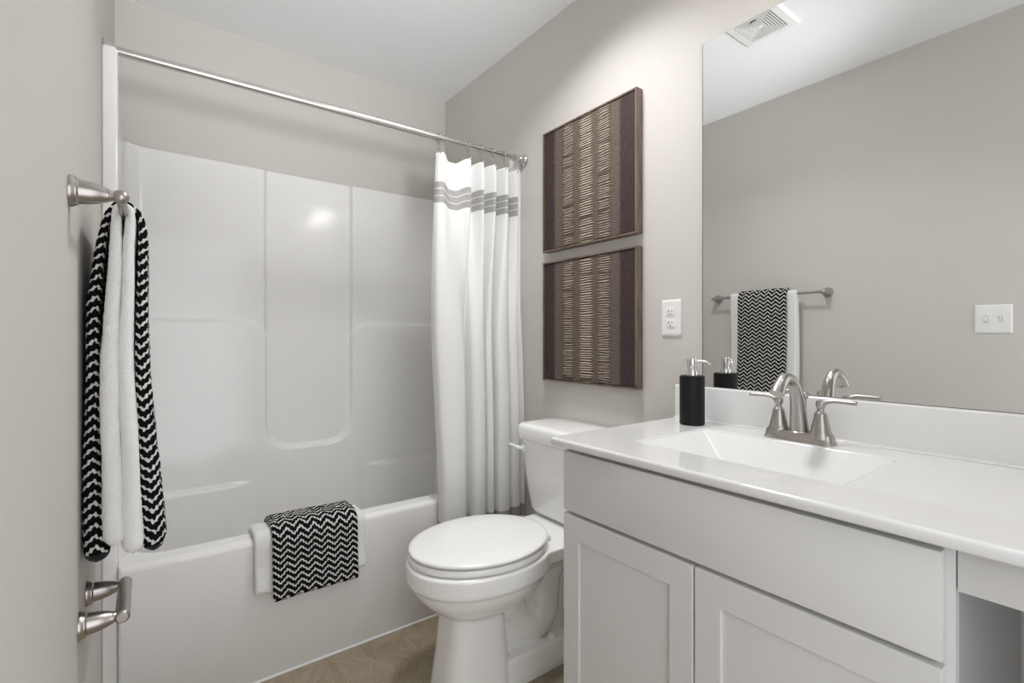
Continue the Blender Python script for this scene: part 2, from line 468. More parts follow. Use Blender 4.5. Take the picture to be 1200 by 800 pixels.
def surround():
    bm = bmesh.new()
    R = 0.075; off = 0.028
    xa, xb, yb = XL + off, XR - off, YB - off
    ya = TY + 0.06
    # plan path: left side front->back, corner, back, corner, right side back->front
    path = []
    def seg(p, q, n, nx, ny):
        for i in range(n): path.append((p[0] + (q[0] - p[0]) * i / n, p[1] + (q[1] - p[1]) * i / n, nx, ny))
    seg((xa, ya), (xa, yb - R), 40, 1, 0)
    for i in range(12):
        a = PI - PI / 2 * i / 12; path.append((xa + R + R * math.cos(a), yb - R + R * math.sin(a), -math.cos(a), -math.sin(a)))
    seg((xa + R, yb), (xb - R, yb), 290, 0, -1)
    for i in range(12):
        a = PI / 2 - PI / 2 * i / 12; path.append((xb - R + R * math.cos(a), yb - R + R * math.sin(a), -math.cos(a), -math.sin(a)))
    seg((xb, yb - R), (xb, ya), 40, -1, 0); path.append((xb, ya, -1, 0))
    zb, zt = 0.20, 1.945
    zs = [zb + (zt - 0.012 - zb) * i / 290 for i in range(291)]
    rings = []
    def prot(x, y, z, nx, ny):
        back = abs(ny)
        a = sdbox(x, z, -0.55, 0.2, 1.0, 1.028, 0.085)         # left shoulder  x < .45, z < 1.228
        b = sdbox(x, z, 1.85, 0.2, 1.0, 1.028, 0.085)          # right shoulder x > .85
        c = z - 0.628                                          # below the soap ledge
        d = smin(smin(a, c, 0.13), smin(b, c, 0.13), 0.001)
        p = 0.030 * smooth01(0.009, -0.009, d)
        # upper side panels stand proud of the centre panel, with a fine rib along each edge
        if z > 1.0:
            for xe, sgn in ((0.452, -1), (0.848, 1)):
                if back > 0.5:
                    dd = (x - xe) * sgn
                    p = max(p, 0.010 * smooth01(-0.003, 0.005, dd))
                    p = max(p, 0.017 * math.exp(-((dd - 0.006) / 0.0055) ** 2))
        # moulded seat ledge low at each end
        if back > 0.3:
            e = max(smooth01(0.41, 0.30, x), smooth01(0.90, 1.02, x))
            p += 0.024 * e * smooth01(0.500, 0.484, z)
        if back < 0.5: p *= smooth01(ya, ya + 0.05, y)
        return p
    for z in zs:
        rings.append([(x + nx * prot(x, y, z, nx, ny), y + ny * prot(x, y, z, nx, ny), z) for x, y, nx, ny in path])
    for i in range(1, 5):                                       # rounded top edge back to the wall
        a = PI / 2 * i / 4
        rings.append([(x - nx * (0.012 * (1 - math.cos(a))) + nx * prot(x, y, zt, nx, ny), y - ny * (0.012 * (1 - math.cos(a))) + ny * prot(x, y, zt, nx, ny),
                       zt - 0.012 + 0.012 * math.sin(a)) for x, y, nx, ny in path])
    rings.append([(x - nx * (off - 0.002), y - ny * (off - 0.002), zt) for x, y, nx, ny in path])
    loft(bm, rings, False, False, closed=False)
    o = mesh_obj('surround', bm, M['acrylic'], tub, angle=60, recalc=False)
    return o
surround()
for sx in (0, 1):                                       # front flange columns either side of the opening
    bm = bmesh.new()
    xa, xb = (XL + 0.0003, XL + 0.037) if sx == 0 else (XR - 0.037, XR - 0.0003)
    ya = TY + 0.024
    rings = [rrect(xa, xb, ya, ya + 0.05, 0.006, 0.0, 4), rrect(xa, xb, ya, ya + 0.05, 0.006, 1.99, 4),
             rrect(xa + .004, xb - .004, ya + 0.004, ya + 0.046, 0.005, 2.0, 4)]
    loft(bm, rings)
    box(bm, xa, xb, ya + 0.05, YB - 0.01, 0.0, TZ - 0.002)
    mesh_obj('flange', bm, M['acrylic'], tub)

# ------------------------------------------------------------------ shower rod, hooks, curtain
RY = 1.826
def rod_at(x):
    f = (x - XL) / (XR - XL); return (x, 1.872 + (1.812 - 1.872) * f, 2.003 + (1.983 - 2.003) * f)
rod = thing('shower_rod', rod_at(XL), 'straight satin metal shower rod spanning above the bathtub', 'curtain rod')
bm = bmesh.new(); tube(bm, [rod_at(XL + 0.004), rod_at(XL + 1.15)], 0.0135, 28); mesh_obj('rod', bm, M['satin'], rod)
bm = bmesh.new(); tube(bm, [rod_at(XL + 1.14), rod_at(XR - 0.006)], 0.0118, 28); mesh_obj('inner_rod', bm, M['satin'], rod)
for xw, q in ((XL + 0.001, 1), (XR - 0.001, -1)):
    bm = bmesh.new(); lathe(bm, [(0.027, 0.0), (0.027, q * 0.004), (0.021, q * 0.008), (0.0175, q * 0.012), (0.0165, q * 0.028), (0.0135, q * 0.031)], rod_at(xw), 'x')
    mesh_obj('flange', bm, M['satin'], rod)

TOPC = [(0.970, 0.006), (0.978, -0.014), (0.996, -0.018), (1.035, 0.010), (1.085, 0.006), (1.118, -0.026), (1.133, 0.004), (1.137, 0.034),
        (1.160, 0.030), (1.185, -0.028), (1.205, 0.030), (1.222, 0.034), (1.245, -0.030), (1.262, -0.006), (1.270, 0.036), (1.288, 0.036),
        (1.305, -0.028), (1.322, -0.024), (1.332, 0.034), (1.348, 0.030), (1.366, -0.026), (1.380, -0.02), (1.388, 0.012)]
BOTC = [(0.962, 0.020), (0.968, -0.022), (1.005, -0.040), (1.055, -0.034), (1.082, 0.000), (1.092, 0.030), (1.098, 0.024), (1.108, -0.020),
        (1.135, -0.036), (1.165, -0.024), (1.168, 0.022), (1.176, 0.024), (1.182, -0.018), (1.206, -0.024), (1.212, 0.034), (1.222, 0.034),
        (1.232, -0.036), (1.285, -0.036), (1.297, 0.034), (1.306, -0.022), (1.345, -0.028), (1.352, 0.026), (1.376, -0.022)]
def build_curtain():
    bm = bmesh.new(); n = 420; zt, zb = 1.922, 0.318
    top, bot = catmull(TOPC, n), catmull(BOTC, n)
    HK = (0.978, 1.120, 1.186, 1.246, 1.306, 1.368)
    arc = [0.0]
    for i in range(1, n): arc.append(arc[-1] + math.hypot(top[i][0] - top[i - 1][0], top[i][1] - top[i - 1][1]))
    rows = 150; rings = []; uvs = []
    for r in range(rows + 1):
        f = r / rows; row = []; uv = []
        k = smooth01(0.05, 0.55, f)
        for i in range(n):
            x = top[i][0] * (1 - k) + bot[i][0] * k
            dy = top[i][1] * (1 - k) + bot[i][1] * k
            bulge = -0.030 * math.sin(PI * min(1, f * 1.15)) * smooth01(1.05, 0.93, x) if f < 0.87 else 0
            x += bulge
            yb = RY - 0.016 * (1 - f) * 0 - smooth01(0.0, 0.8, f) * 0.052
            dip = min(abs(top[i][0] - hk) for hk in HK)
            z = zt - 0.022 * smooth01(0.012, 0.055, dip) * (1 - f) ** 3
            z -= (zt - zb) * f
            wv = 0.0035 * noise.noise(Vector((x * 9, z * 2.2, 4.0))) * (0.3 + f)
            row.append((x + wv, yb + dy + wv * 1.5, z)); uv.append((arc[i], zt - (zt - zb) * f))
        rings.append(row); uvs.append(uv)
    loft(bm, rings, False, False, uvs, closed=False)
    o = mesh_obj('shower_curtain', bm, M['curtain'], angle=180, recalc=False)
    so = o.modifiers.new('cloth', 'SOLIDIFY'); so.thickness = 0.0012; so.offset = 0
    tag(o, 'white cotton shower curtain with grey striped bands, drawn to the right end of the tub', 'shower curtain')
    return HK
HK = build_curtain()
ORD = ('leftmost curtain hook on the rod, alone at the curtain edge', 'second curtain hook from the left on the shower rod', 'third curtain hook from the left on the shower rod',
       'third curtain hook from the right on the shower rod', 'second curtain hook from the right on the shower rod', 'rightmost curtain hook, nearest the right wall')
for i, hx in enumerate(HK):
    _, RY, RZ = rod_at(hx)
    bm = bmesh.new()
    pts = [(hx, RY - 0.010, RZ - 0.030)]
    for a in range(-60, 250, 20):
        pts.append((hx + 0.002 * math.sin(a), RY - 0.0175 * math.cos(math.radians(a)), RZ + 0.0175 * math.sin(math.radians(a))))
    pts += [(hx + 0.003, RY + 0.002, RZ - 0.035), (hx + 0.003, RY - 0.012, RZ - 0.066), (hx, RY - 0.022, RZ - 0.072), (hx, RY - 0.028, RZ - 0.060)]
    tube(bm, pts, 0.0019, 8)
    o = mesh_obj('curtain_hook', bm, M['nickel'], angle=180)
    tag(o, ORD[i].replace('curtain hook', 'thin wire curtain hook'), 'curtain hook', 'hooks of the shower curtain')

# ------------------------------------------------------------------ towels
def towel(name, mat, path, halfw, c0, axis, label, cat='towel', group=None, seed=0.0, rough=0.0015, hem=False):
    """path: (a, z, half_thickness) from one end over the support to the other.
    axis 'y': cloth is wide along y, a = x.   axis 'x': wide along x, a = y."""
    P = catmull(path, 150)
    # resample by arc length
    L = [0.0]
    for i in range(1, len(P)): L.append(L[-1] + math.hypot(P[i][0] - P[i - 1][0], P[i][1] - P[i - 1][1]))
    tot = L[-1]; N = int(tot / 0.006); Q = []; S_ = []
    # finer spacing at the two rounded ends
    ss = [0.0005, 0.002, 0.004, 0.007, 0.011] + [0.016 + (tot - 0.032) * i / N for i in range(N + 1)] + [tot - d for d in (0.011, 0.007, 0.004, 0.002, 0.0005)]
    for s in ss:
        k = max(i for i in range(len(L)) if L[i] <= s) if s < tot else len(L) - 2
        k = min(k, len(L) - 2); f = (s - L[k]) / max(1e-9, L[k + 1] - L[k])
        Q.append(tuple(a + (b - a) * f for a, b in zip(P[k], P[k + 1]))); S_.append(s)
    bm = bmesh.new(); rings = []; uvs = []
    nw, nt = 40, 8
    for i, (a, z, h_) in enumerate(Q):
        p0, p1 = Q[max(0, i - 1)], Q[min(len(Q) - 1, i + 1)]
        tx, tz = p1[0] - p0[0], p1[1] - p0[1]; l = math.hypot(tx, tz) or 1; nx, nz = -tz / l, tx / l
        e = min(S_[i], tot - S_[i]); R_ = 0.017
        rnd = math.sqrt(max(0.02, 1 - (1 - min(1, e / R_)) ** 2))
        hh = h_ * rnd; w = halfw - (h_ * 0.5) * (1 - rnd)
        ring = []; uvr = []; u = 0.0; prev = None
        m = 2 * nw + 2 * nt
        for j in range(m + 1):
            jj = j % m
            if jj < nw: X, Y = -1 + 2 * jj / nw, -1                      # inner face
            elif jj < nw + nt: X, Y = 1, -1 + 2 * (jj - nw) / nt
            elif jj < 2 * nw + nt: X, Y = 1 - 2 * (jj - nw - nt) / nw, 1
            else: X, Y = -1, 1 - 2 * (jj - 2 * nw - nt) / nt
            # stadium shape: straight faces, round edges
            if jj < nw or nw + nt <= jj < 2 * nw + nt:
                bx, by = X * (w - hh), Y * hh
            else:
                ang = Y * PI / 2 * 1.0; bx, by = X * ((w - hh) + hh * math.cos(ang)), hh * math.sin(ang)
            if prev is not None: u += math.hypot(bx - prev[0], by - prev[1])
            prev = (bx, by)
            q = Vector((bx * 9, S_[i] * 7, by * 20 + seed))
            wob = 0.004 * noise.noise(q) + rough * noise.noise(Vector((bx * 90, S_[i] * 90, by * 90 + seed)))
            dz = 0.006 * noise.noise(Vector((bx * 12, seed, 1.0))) * smooth01(0.1, 0, e)
            A = a + nx * (by + wob * min(1, hh / 0.01)); Z = z + nz * (by + wob) + dz
            if j < m: ring.append((A, c0 + bx, Z) if axis == 'y' else (c0 + bx, A, Z))
            uvr.append((u, S_[i]))
        rings.append(ring); uvs.append(uvr)
    loft(bm, rings, True, True, uvs)
    if hem:
        bm.faces.ensure_lookup_table(); m = len(rings[0])
        for fi, f in enumerate(bm.faces):
            r_ = fi // m
            if r_ >= len(rings) - 1 or min(S_[r_], tot - S_[r_]) < 0.013: f.material_index = 1
    o = mesh_obj(name, bm, [mat, M['black_terry']] if hem else mat, angle=180)
    return tag(o, label, cat, group)

BX, BZ = -0.036, 1.397                                   # towel bar axis
towel('hand_towel', M['terry_white'],
      [(-0.048, 0.746, 0.015), (-0.050, 0.765, 0.019), (-0.0550, 0.91, 0.0145), (-0.0545, 1.11, 0.0150), (-0.0500, 1.30, 0.0115), (-0.0485, 1.380, 0.0085), (-0.047, 1.405, 0.0065), (-0.036, 1.4125, 0.006),
       (-0.0255, 1.405, 0.0065), (-0.0245, 1.380, 0.0085), (-0.0280, 1.30, 0.0105), (-0.0320, 1.11, 0.0112), (-0.0265, 0.91, 0.0140), (-0.0220, 0.745, 0.0170), (-0.023, 0.722, 0.014)],
      0.1895, 1.4155, 'y', 'plain white towel folded over the wall towel bar, under the chevron one', 'towel', 'towels on the wall bar', 1.0)
towel('hand_towel', M['chevron'],
      [(-0.080, 0.706, 0.016), (-0.080, 0.73, 0.0205), (-0.0835, 0.80, 0.018), (-0.0855, 0.91, 0.0155), (-0.0865, 1.11, 0.0120), (-0.0785, 1.30, 0.0085), (-0.066, 1.385, 0.0065), (-0.052, 1.418, 0.0055), (-0.036, 1.4255, 0.0055),
       (-0.022, 1.418, 0.0055), (-0.0075, 1.385, 0.0065), (-0.0055, 1.30, 0.0090), (-0.0080, 1.11, 0.0125), (0.0030, 0.91, 0.0160), (0.0115, 0.76, 0.0215), (0.0120, 0.728, 0.0205), (0.012, 0.706, 0.015)],
      0.140, 1.411, 'y', 'black and white chevron towel folded over the wall towel bar', 'towel', 'towels on the wall bar', 5.0, 0.003, True)
towel('bath_towel', M['terry_white'],
      [(1.786, 0.305, 0.0105), (1.790, 0.325, 0.0105), (1.7985, 0.40, 0.0105), (1.8015, 0.465, 0.0105), (1.812, 0.490, 0.0105), (1.835, 0.4935, 0.0105), (1.868, 0.4945, 0.0105), (1.895, 0.4930, 0.0105), (1.916, 0.475, 0.0105), (1.925, 0.44, 0.0105), (1.938, 0.36, 0.0105)],
      0.1845, 0.4685, 'x', 'plain white towel draped over the tub rim, edges showing beneath the chevron one', 'towel', 'towels on the tub rim', 9.0)
towel('bath_towel', M['chevron'],
      [(1.766, 0.279, 0.0105), (1.769, 0.300, 0.010), (1.778, 0.40, 0.010), (1.7815, 0.470, 0.010), (1.793, 0.502, 0.010), (1.820, 0.5135, 0.010), (1.868, 0.5150, 0.010), (1.905, 0.5130, 0.010), (1.935, 0.488, 0.010), (1.947, 0.44, 0.010), (1.960, 0.37, 0.010)],
      0.143, 0.478, 'x', 'black and white chevron towel draped over the rim of the bathtub', 'towel', 'towels on the tub rim', 13.0, 0.003)

# ------------------------------------------------------------------ towel bar and paper holder on the left wall
def post(parent, y, z, reach=0.068, ball=True):
    bm = bmesh.new()
    lathe(bm, [(0.0262, 0.0), (0.0262, 0.004), (0.0240, 0.007), (0.0235, 0.010), (0.0205, 0.0125), (0.0198, 0.017), (0.0185, 0.028), (0.0155, 0.040), (0.0120, 0.049),
               (0.0118, 0.051), (0.0104, 0.0518), (0.0092, 0.056), (0.0070, 0.061)], (XL + 0.0005, y, z), 'x', 36)
    if ball: sphere(bm, (XL + reach, y, z), 0.0125)
    return mesh_obj('post', bm, M['nickel'], parent)
bar = thing('towel_bar', (XL, 1.41, BZ), 'brushed nickel towel bar on the left wall holding two towels', 'towel bar')
for y in (1.101, 1.728): post(bar, y, BZ)
bm = bmesh.new(); tube(bm, [(BX, 1.101, BZ), (BX, 1.728, BZ)], 0.0078, 20); mesh_obj('bar', bm, M['nickel'], bar)
hold = thing('toilet_paper_holder', (XL, 1.32, 0.6), 'empty brushed nickel toilet paper holder low on the left wall', 'paper holder')
for y in (1.245, 1.394): post(hold, y, 0.600, ball=False)
bm = bmesh.new()
tube(bm, [(XL + 0.066, 1.232, 0.600), (XL + 0.066, 1.236, 0.600), (XL + 0.066, 1.407, 0.600), (XL + 0.066, 1.411, 0.600)], [0.009, 0.0125, 0.0125, 0.009], 24)
mesh_obj('roller', bm, M['nickel'], hold)

# ------------------------------------------------------------------ toilet
TC = 1.372
wc = thing('toilet', (1.0, TC, 0), 'white two-piece toilet with closed lid between the tub and the vanity', 'toilet')
def toilet_body():
    bm = bmesh.new()
    E_ = lambda x0, x1, b, z, p=2.4, cx=None: sell((x0 + x1) / 2 if cx is None else cx, TC, ((x0 + x1) / 2 if cx is None else cx) - x0, x1 - ((x0 + x1) / 2 if cx is None else cx), b, z, p)
    # bowl
    rings = [E_(x0, x1, b_, z, p_, cx=c_) for x0, x1, b_, z, p_, c_ in catmull([(0.775, 1.02, 0.085, 0.262, 2.4, 0.89), (0.745, 1.04, 0.108, 0.285, 2.4, 0.89), (0.705, 1.07, 0.142, 0.312, 2.3, 0.89),
             (0.675, 1.11, 0.168, 0.342, 2.2, 0.90), (0.657, 1.13, 0.183, 0.370, 2.1, 0.90), (0.654, 1.14, 0.186, 0.380, 2.1, 0.90)], 22)]
    rings += [E_(0.646, 1.15, 0.193, 0.386, cx=0.90, p=2.1), E_(0.641, 1.15, 0.196, 0.394, cx=0.90, p=2.1), E_(0.641, 1.15, 0.196, 0.440, cx=0.90, p=2.1), E_(0.646, 1.15, 0.192, 0.4475, cx=0.90, p=2.1)]
    loft(bm, rings)
    # pedestal column
    rings = [E_(0.725, 0.985, 0.103, 0.0, 3.2), E_(0.727, 0.984, 0.101, 0.02, 3.2), E_(0.745, 0.968, 0.091, 0.14, 3.2), E_(0.758, 0.955, 0.086, 0.25, 3.2), E_(0.76, 0.955, 0.088, 0.29, 3.0)]
    loft(bm, rings)
    # foot behind the column
    rings = [rrect(0.93, 1.235, TC - 0.092, TC + 0.092, 0.02, 0.0), rrect(0.93, 1.235, TC - 0.092, TC + 0.092, 0.02, 0.020), rrect(0.93, 1.226, TC - 0.083, TC + 0.083, 0.02, 0.086), rrect(0.93, 1.220, TC - 0.077, TC + 0.077, 0.02, 0.092)]
    loft(bm, rings)
    # inner web
    box(bm, 0.93, 1.24, TC - 0.028, TC + 0.028, 0.04, 0.40)
    # back deck that carries the tank
    rings = [rrect(1.06, 1.40, TC - 0.10, TC + 0.10, 0.04, 0.355), rrect(1.04, 1.405, TC - 0.125, TC + 0.125, 0.04, 0.385), rrect(1.03, 1.408, TC - 0.150, TC + 0.150, 0.04, 0.405), rrect(1.03, 1.408, TC - 0.155, TC + 0.155, 0.04, 0.446)]
    loft(bm, rings)
    # trapway relief
    tube(bm, [(0.93, TC, 0.335), (0.985, TC, 0.265), (1.030, TC, 0.195), (1.065, TC, 0.158), (1.105, TC, 0.150), (1.145, TC, 0.178), (1.165, TC, 0.235), (1.175, TC, 0.30), (1.215, TC, 0.36)],
         [0.085, 0.070, 0.054, 0.064, 0.072, 0.070, 0.058, 0.060, 0.066], 24, 60)
    tube(bm, [(0.94, TC, 0.375), (1.01, TC, 0.325), (1.05, TC, 0.285), (1.07, TC, 0.25)], [0.105, 0.088, 0.060, 0.03], 24, 30)
    o = mesh_obj('bowl', bm, M['porcelain'], wc)
    rm = o.modifiers.new('join', 'REMESH'); rm.mode = 'VOXEL'; rm.voxel_size = 0.004; rm.use_smooth_shade = True
    sm = o.modifiers.new('soften', 'SMOOTH'); sm.factor = 0.5; sm.iterations = 2
toilet_body()
def seat_ring(x0, x1, b, z): return sell(0.90, TC + 0.003, 0.90 - x0, x1 - 0.90, b, z, 2.0, 72)
bm = bmesh.new()
loft(bm, [seat_ring(0.657, 1.130, 0.188, 0.450), seat_ring(0.648, 1.136, 0.196, 0.453), seat_ring(0.647, 1.137, 0.197, 0.463), seat_ring(0.652, 1.132, 0.193, 0.470)])
mesh_obj('seat', bm, M['seat'], wc)
bm = bmesh.new()
loft(bm, [seat_ring(0.660, 1.127, 0.187, 0.4735), seat_ring(0.651, 1.134, 0.195, 0.4760), seat_ring(0.649, 1.136, 0.197, 0.4820), seat_ring(0.653, 1.133, 0.193, 0.4865), seat_ring(0.668, 1.120, 0.180, 0.4895), seat_ring(0.75, 1.05, 0.11, 0.4915)])
mesh_obj('lid', bm, M['seat'], wc, angle=60)
for s in (-1, 1):
    bm = bmesh.new(); box(bm, 1.10, 1.131, TC + s * 0.070 - 0.018, TC + s * 0.075 + 0.018, 0.446, 0.468, 0.007, 3); mesh_obj('hinge', bm, M['seat'], wc)
    bm = bmesh.new(); lathe(bm, [(0.0150, 0), (0.0150, 0.014), (0.012, 0.020), (0.005, 0.023)], (1.150, TC + s * 0.064, 0.088), 'z', 20); mesh_obj('bolt_cap', bm, M['porcelain'], wc)
bm = bmesh.new()                                        # tank: front face bowed and tapering down
def tank_ring(z, hw, x0, x1=1.412, r=0.045):
    return rrect(x0, x1, TC - hw, TC + hw, r, z, 8)
loft(bm, [tank_ring(0.448, 0.165, 1.262, r=0.05), tank_ring(0.456, 0.180, 1.246), tank_ring(0.475, 0.186, 1.236), tank_ring(0.60, 0.203, 1.222), tank_ring(0.746, 0.214, 1.212)])
o = mesh_obj('tank', bm, M['porcelain'], wc, angle=60)
bm = bmesh.new()
LR = lambda z, d: rrect(1.198 + d, 1.418 - d * 0.3, TC - 0.228 + d, TC + 0.228 - d, 0.05, z, 8)
loft(bm, [LR(0.744, 0.010), LR(0.748, 0.002), LR(0.752, 0.0), LR(0.792, 0.0), LR(0.801, 0.003), LR(0.807, 0.010), LR(0.810, 0.03)])
mesh_obj('tank_lid', bm, M['porcelain'], wc, angle=60)
bm = bmesh.new()                                        # flush lever on the front of the tank, tub side
lathe(bm, [(0.017, 0.004), (0.017, -0.006), (0.012, -0.010), (0.006, -0.012)], (1.213, TC + 0.172, 0.712), 'x', 24)
tube(bm, [(1.203, TC + 0.172, 0.712), (1.192, TC + 0.180, 0.713), (1.188, TC + 0.205, 0.716), (1.188, TC + 0.238, 0.718)], [0.006, 0.0065, 0.006, 0.0055], 14, 20)
mesh_obj('flush_lever', bm, M['white_plastic'], wc)

# ------------------------------------------------------------------ vanity
FX = 0.884                                              # plane of doors and drawer front
CZ = 0.889                                              # counter top
CY0, CY1 = 0.178, 0.966                                 # cabinet span
van = thing('vanity_cabinet', (1.15, 0.57, 0), 'light grey painted shaker vanity cabinet with two doors below the sink', 'cabinet')
bm = bmesh.new()
bx0 = FX + 0.020
box(bm, bx0, bx0 + 0.018, CY0, CY0 + 0.030, 0.10, 0.869); box(bm, bx0, bx0 + 0.018, CY1 - 0.030, CY1, 0.10, 0.869)
box(bm, bx0, bx0 + 0.018, CY0 + 0.030, CY1 - 0.030, 0.84, 0.869); box(bm, bx0, bx0 + 0.018, CY0 + 0.030, CY1 - 0.030, 0.68, 0.71)
box(bm, bx0, bx0 + 0.018, CY0 + 0.030, CY1 - 0.030, 0.10, 0.13)
box(bm, bx0, bx0 + 0.018, 0.557, 0.589, 0.13, 0.68)
mesh_obj('face_frame', bm, M['cabinet'], van, smooth=False)
bm = bmesh.new()
box(bm, bx0 + 0.018, 1.405, CY1 - 0.014, CY1, 0.0, 0.869)
box(bm, bx0 + 0.018, 1.405, CY0 + 0.014, CY1 - 0.014, 0.10, 0.115); box(bm, 1.395, 1.405, CY0 + 0.014, CY1 - 0.014, 0.115, 0.869)
box(bm, bx0 + 0.06, bx0 + 0.075, CY0, CY1 - 0.014, 0.0, 0.10)
mesh_obj('carcass', bm, M['cabinet'], van, smooth=False)
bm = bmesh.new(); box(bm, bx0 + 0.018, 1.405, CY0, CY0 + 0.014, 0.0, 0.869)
o = mesh_obj('side_panel', bm, M['cabinet_shaded'], van, smooth=False); o['label'] = 'cabinet side facing the open knee space, coloured darker grey as shade'

def slab(bm, y0, y1, z0, z1): box(bm, FX, FX + 0.019, y0, y1, z0, z1, 0.0018, 2)
bm = bmesh.new(); slab(bm, 0.189, 0.958, 0.699, 0.853); mesh_obj('drawer_front', bm, M['cabinet'], van)
def shaker(y0, y1, z0, z1, st=0.055, rl=0.060):
    bm = bmesh.new()
    Y = [y0, y0 + st, y1 - st, y1]; Z = [z0, z0 + rl, z1 - rl, z1]
    def ring(d, x, grow=0.0):
        return [(x, Y[1] - d, Z[1] - d), (x, Y[2] + d, Z[1] - d), (x, Y[2] + d, Z[2] + d), (x, Y[1] - d, Z[2] + d)]
    outer = lambda x, d: [(x, y0 + d, z0 + d), (x, y1 - d, z0 + d), (x, y1 - d, z1 - d), (x, y0 + d, z1 - d)]
    rings = [outer(FX + 0.019, 0), outer(FX + 0.0015, 0), outer(FX + 0.0004, 0.0005), outer(FX, 0.0016), ring(0.0, FX), ring(-0.0008, FX + 0.0008), ring(-0.0008, FX + 0.0068)]
    loft(bm, rings, True, True)
    return mesh_obj('door', bm, M['cabinet'], van, smooth=False)
shaker(0.5755, 0.958, 0.115, 0.690)
shaker(0.189, 0.5715, 0.115, 0.690)
bm = bmesh.new(); box(bm, bx0, bx0 + 0.018, YN + 0.005, CY0 - 0.0015, 0.798, 0.869, 0.001); mesh_obj('apron_panel', bm, M['cabinet'], van)

top = thing('countertop', (1.15, 0.3, 0.869), 'glossy white vanity countertop with rectangular integrated sink', 'countertop')
bm = bmesh.new()
a0, a1, b0, b1 = 0.855, XR - 0.001, YN + 0.003, 0.981
BX0, BX1, BY0, BY1 = 0.990, 1.290, 0.350, 0.806
k = 6
rings = [rrect(a0 + 0.03, a1, b0, b1 - 0.03, 0.004, 0.8695, k), rrect(a0 + 0.003, a1, b0, b1 - 0.003, 0.006, 0.8695, k), rrect(a0, a1, b0, b1, 0.008, 0.8725, k), rrect(a0, a1, b0, b1, 0.008, CZ - 0.006, k)]
for i in range(1, 5):
    a = PI / 2 * i / 4; d = 0.006 * (1 - math.cos(a)); rings.append(rrect(a0 + d, a1, b0, b1 - d, 0.008, CZ - 0.006 + 0.006 * math.sin(a), k))
rings.append(rrect(a0 + 0.0075, a1 - 0.001, b0 + 0.001, b1 - 0.0075, 0.007, CZ, k)); rings.append(rrect(BX0 - 0.006, BX1 + 0.006, BY0 - 0.006, BY1 + 0.006, 0.012, CZ, k))
rings.append(rrect(BX0 - 0.004, BX1 + 0.004, BY0 - 0.004, BY1 + 0.004, 0.012, CZ, k))
rings.append(rrect(BX0 - 0.001, BX1 + 0.001, BY0 - 0.001, BY1 + 0.001, 0.011, CZ - 0.0012, k))
rings.append(rrect(BX0, BX1, BY0, BY1, 0.010, CZ - 0.004, k))
loft(bm, rings, False, False); mesh_obj('counter_slab', bm, M['marble'], top, angle=50)
bm = bmesh.new()
rings = [rrect(BX0, BX1, BY0, BY1, 0.010, CZ - 0.004, k)]
for i in range(1, 13):
    f = i / 12
    x0 = BX0 + 0.012 * f + 0.02 * max(0, f - 0.8); x1 = BX1 - 0.150 * f; y1 = BY1 - 0.200 * f; y0 = BY0 + 0.030 * f + 0.08 * max(0, f - 0.75)
    rings.append(rrect(x0, x1, y0, y1, 0.0035, CZ - 0.004 - 0.100 * (1 - (1 - f) ** 1.25), k))
loft(bm, rings, False, True); mesh_obj('sink_basin', bm, M['marble'], top, angle=60)
bm = bmesh.new(); lathe(bm, [(0.021, 0), (0.021, 0.002), (0.016, 0.003), (0.010, 0.0025)], (1.075, 0.49, CZ - 0.1038), 'z', 28); mesh_obj('drain', bm, M['nickel'], top)
bm = bmesh.new()
bx_ = XR - 0.021                                        # backsplash with coved foot
prof = [(XR - 0.001, CZ + 0.0005), (bx_ - 0.007, CZ + 0.0005), (bx_ - 0.0035, CZ + 0.0015), (bx_ - 0.0012, CZ + 0.004), (bx_, CZ + 0.008), (bx_, 0.991), (bx_ + 0.0015, 0.9945), (bx_ + 0.005, 0.996), (XR - 0.001, 0.996)]
loft(bm, [[(x, y, z) for x, z in prof] for y in (b0, b1 - 0.004, b1 - 0.001)]); mesh_obj('backsplash', bm, M['marble'], top, angle=60)

# faucet
FY, FXC = 0.567, 1.339
fa = thing('faucet', (FXC, FY, CZ), 'brushed nickel two-handle faucet behind the sink', 'faucet')
bm = bmesh.new()
def stad(d, z, hl=0.083, hw=0.0275):
    out = []
    for j in range(48):
        a = 2 * PI * j / 48; c, s = math.cos(a), math.sin(a)
        out.append((FXC + (hw - d) * math.copysign(abs(c) ** 0.55, c), FY + (hl - d) * math.copysign(abs(s) ** 0.55, s), z))
    return out
loft(bm, [stad(0.0, CZ + 0.0003), stad(0, CZ + 0.005), stad(0.0025, CZ + 0.008), stad(0.004, CZ + 0.020), stad(0.0055, CZ + 0.023)])
mesh_obj('base_plate', bm, M['nickel'], fa)
bm = bmesh.new()
lathe(bm, [(0.0255, 0.0), (0.0255, 0.004), (0.0235, 0.006)], (FXC + 0.002, FY, CZ + 0.018), 'z', 32)
tube(bm, [(FXC + 0.002, FY, CZ + 0.020), (FXC - 0.003, FY, CZ + 0.062), (FXC - 0.011, FY, CZ + 0.105), (FXC - 0.024, FY, CZ + 0.137), (FXC - 0.045, FY, CZ + 0.156), (FXC - 0.070, FY, CZ + 0.161), (FXC - 0.094, FY, CZ + 0.152), (FXC - 0.111, FY, CZ + 0.136), (FXC - 0.118, FY, CZ + 0.126)],
     [0.0225, 0.0195, 0.0165, 0.0145, 0.0135, 0.0135, 0.0145, 0.0160, 0.0170], 24, 60)
mesh_obj('spout', bm, M['nickel'], fa)
bm = bmesh.new(); lathe(bm, [(0.003, -0.05), (0.003, 0.035), (0.0065, 0.037), (0.0075, 0.042), (0.0065, 0.048), (0.003, 0.052)], (FXC + 0.036, FY, CZ + 0.068), 'z', 16)
mesh_obj('lift_rod', bm, M['nickel'], fa)
bm = None
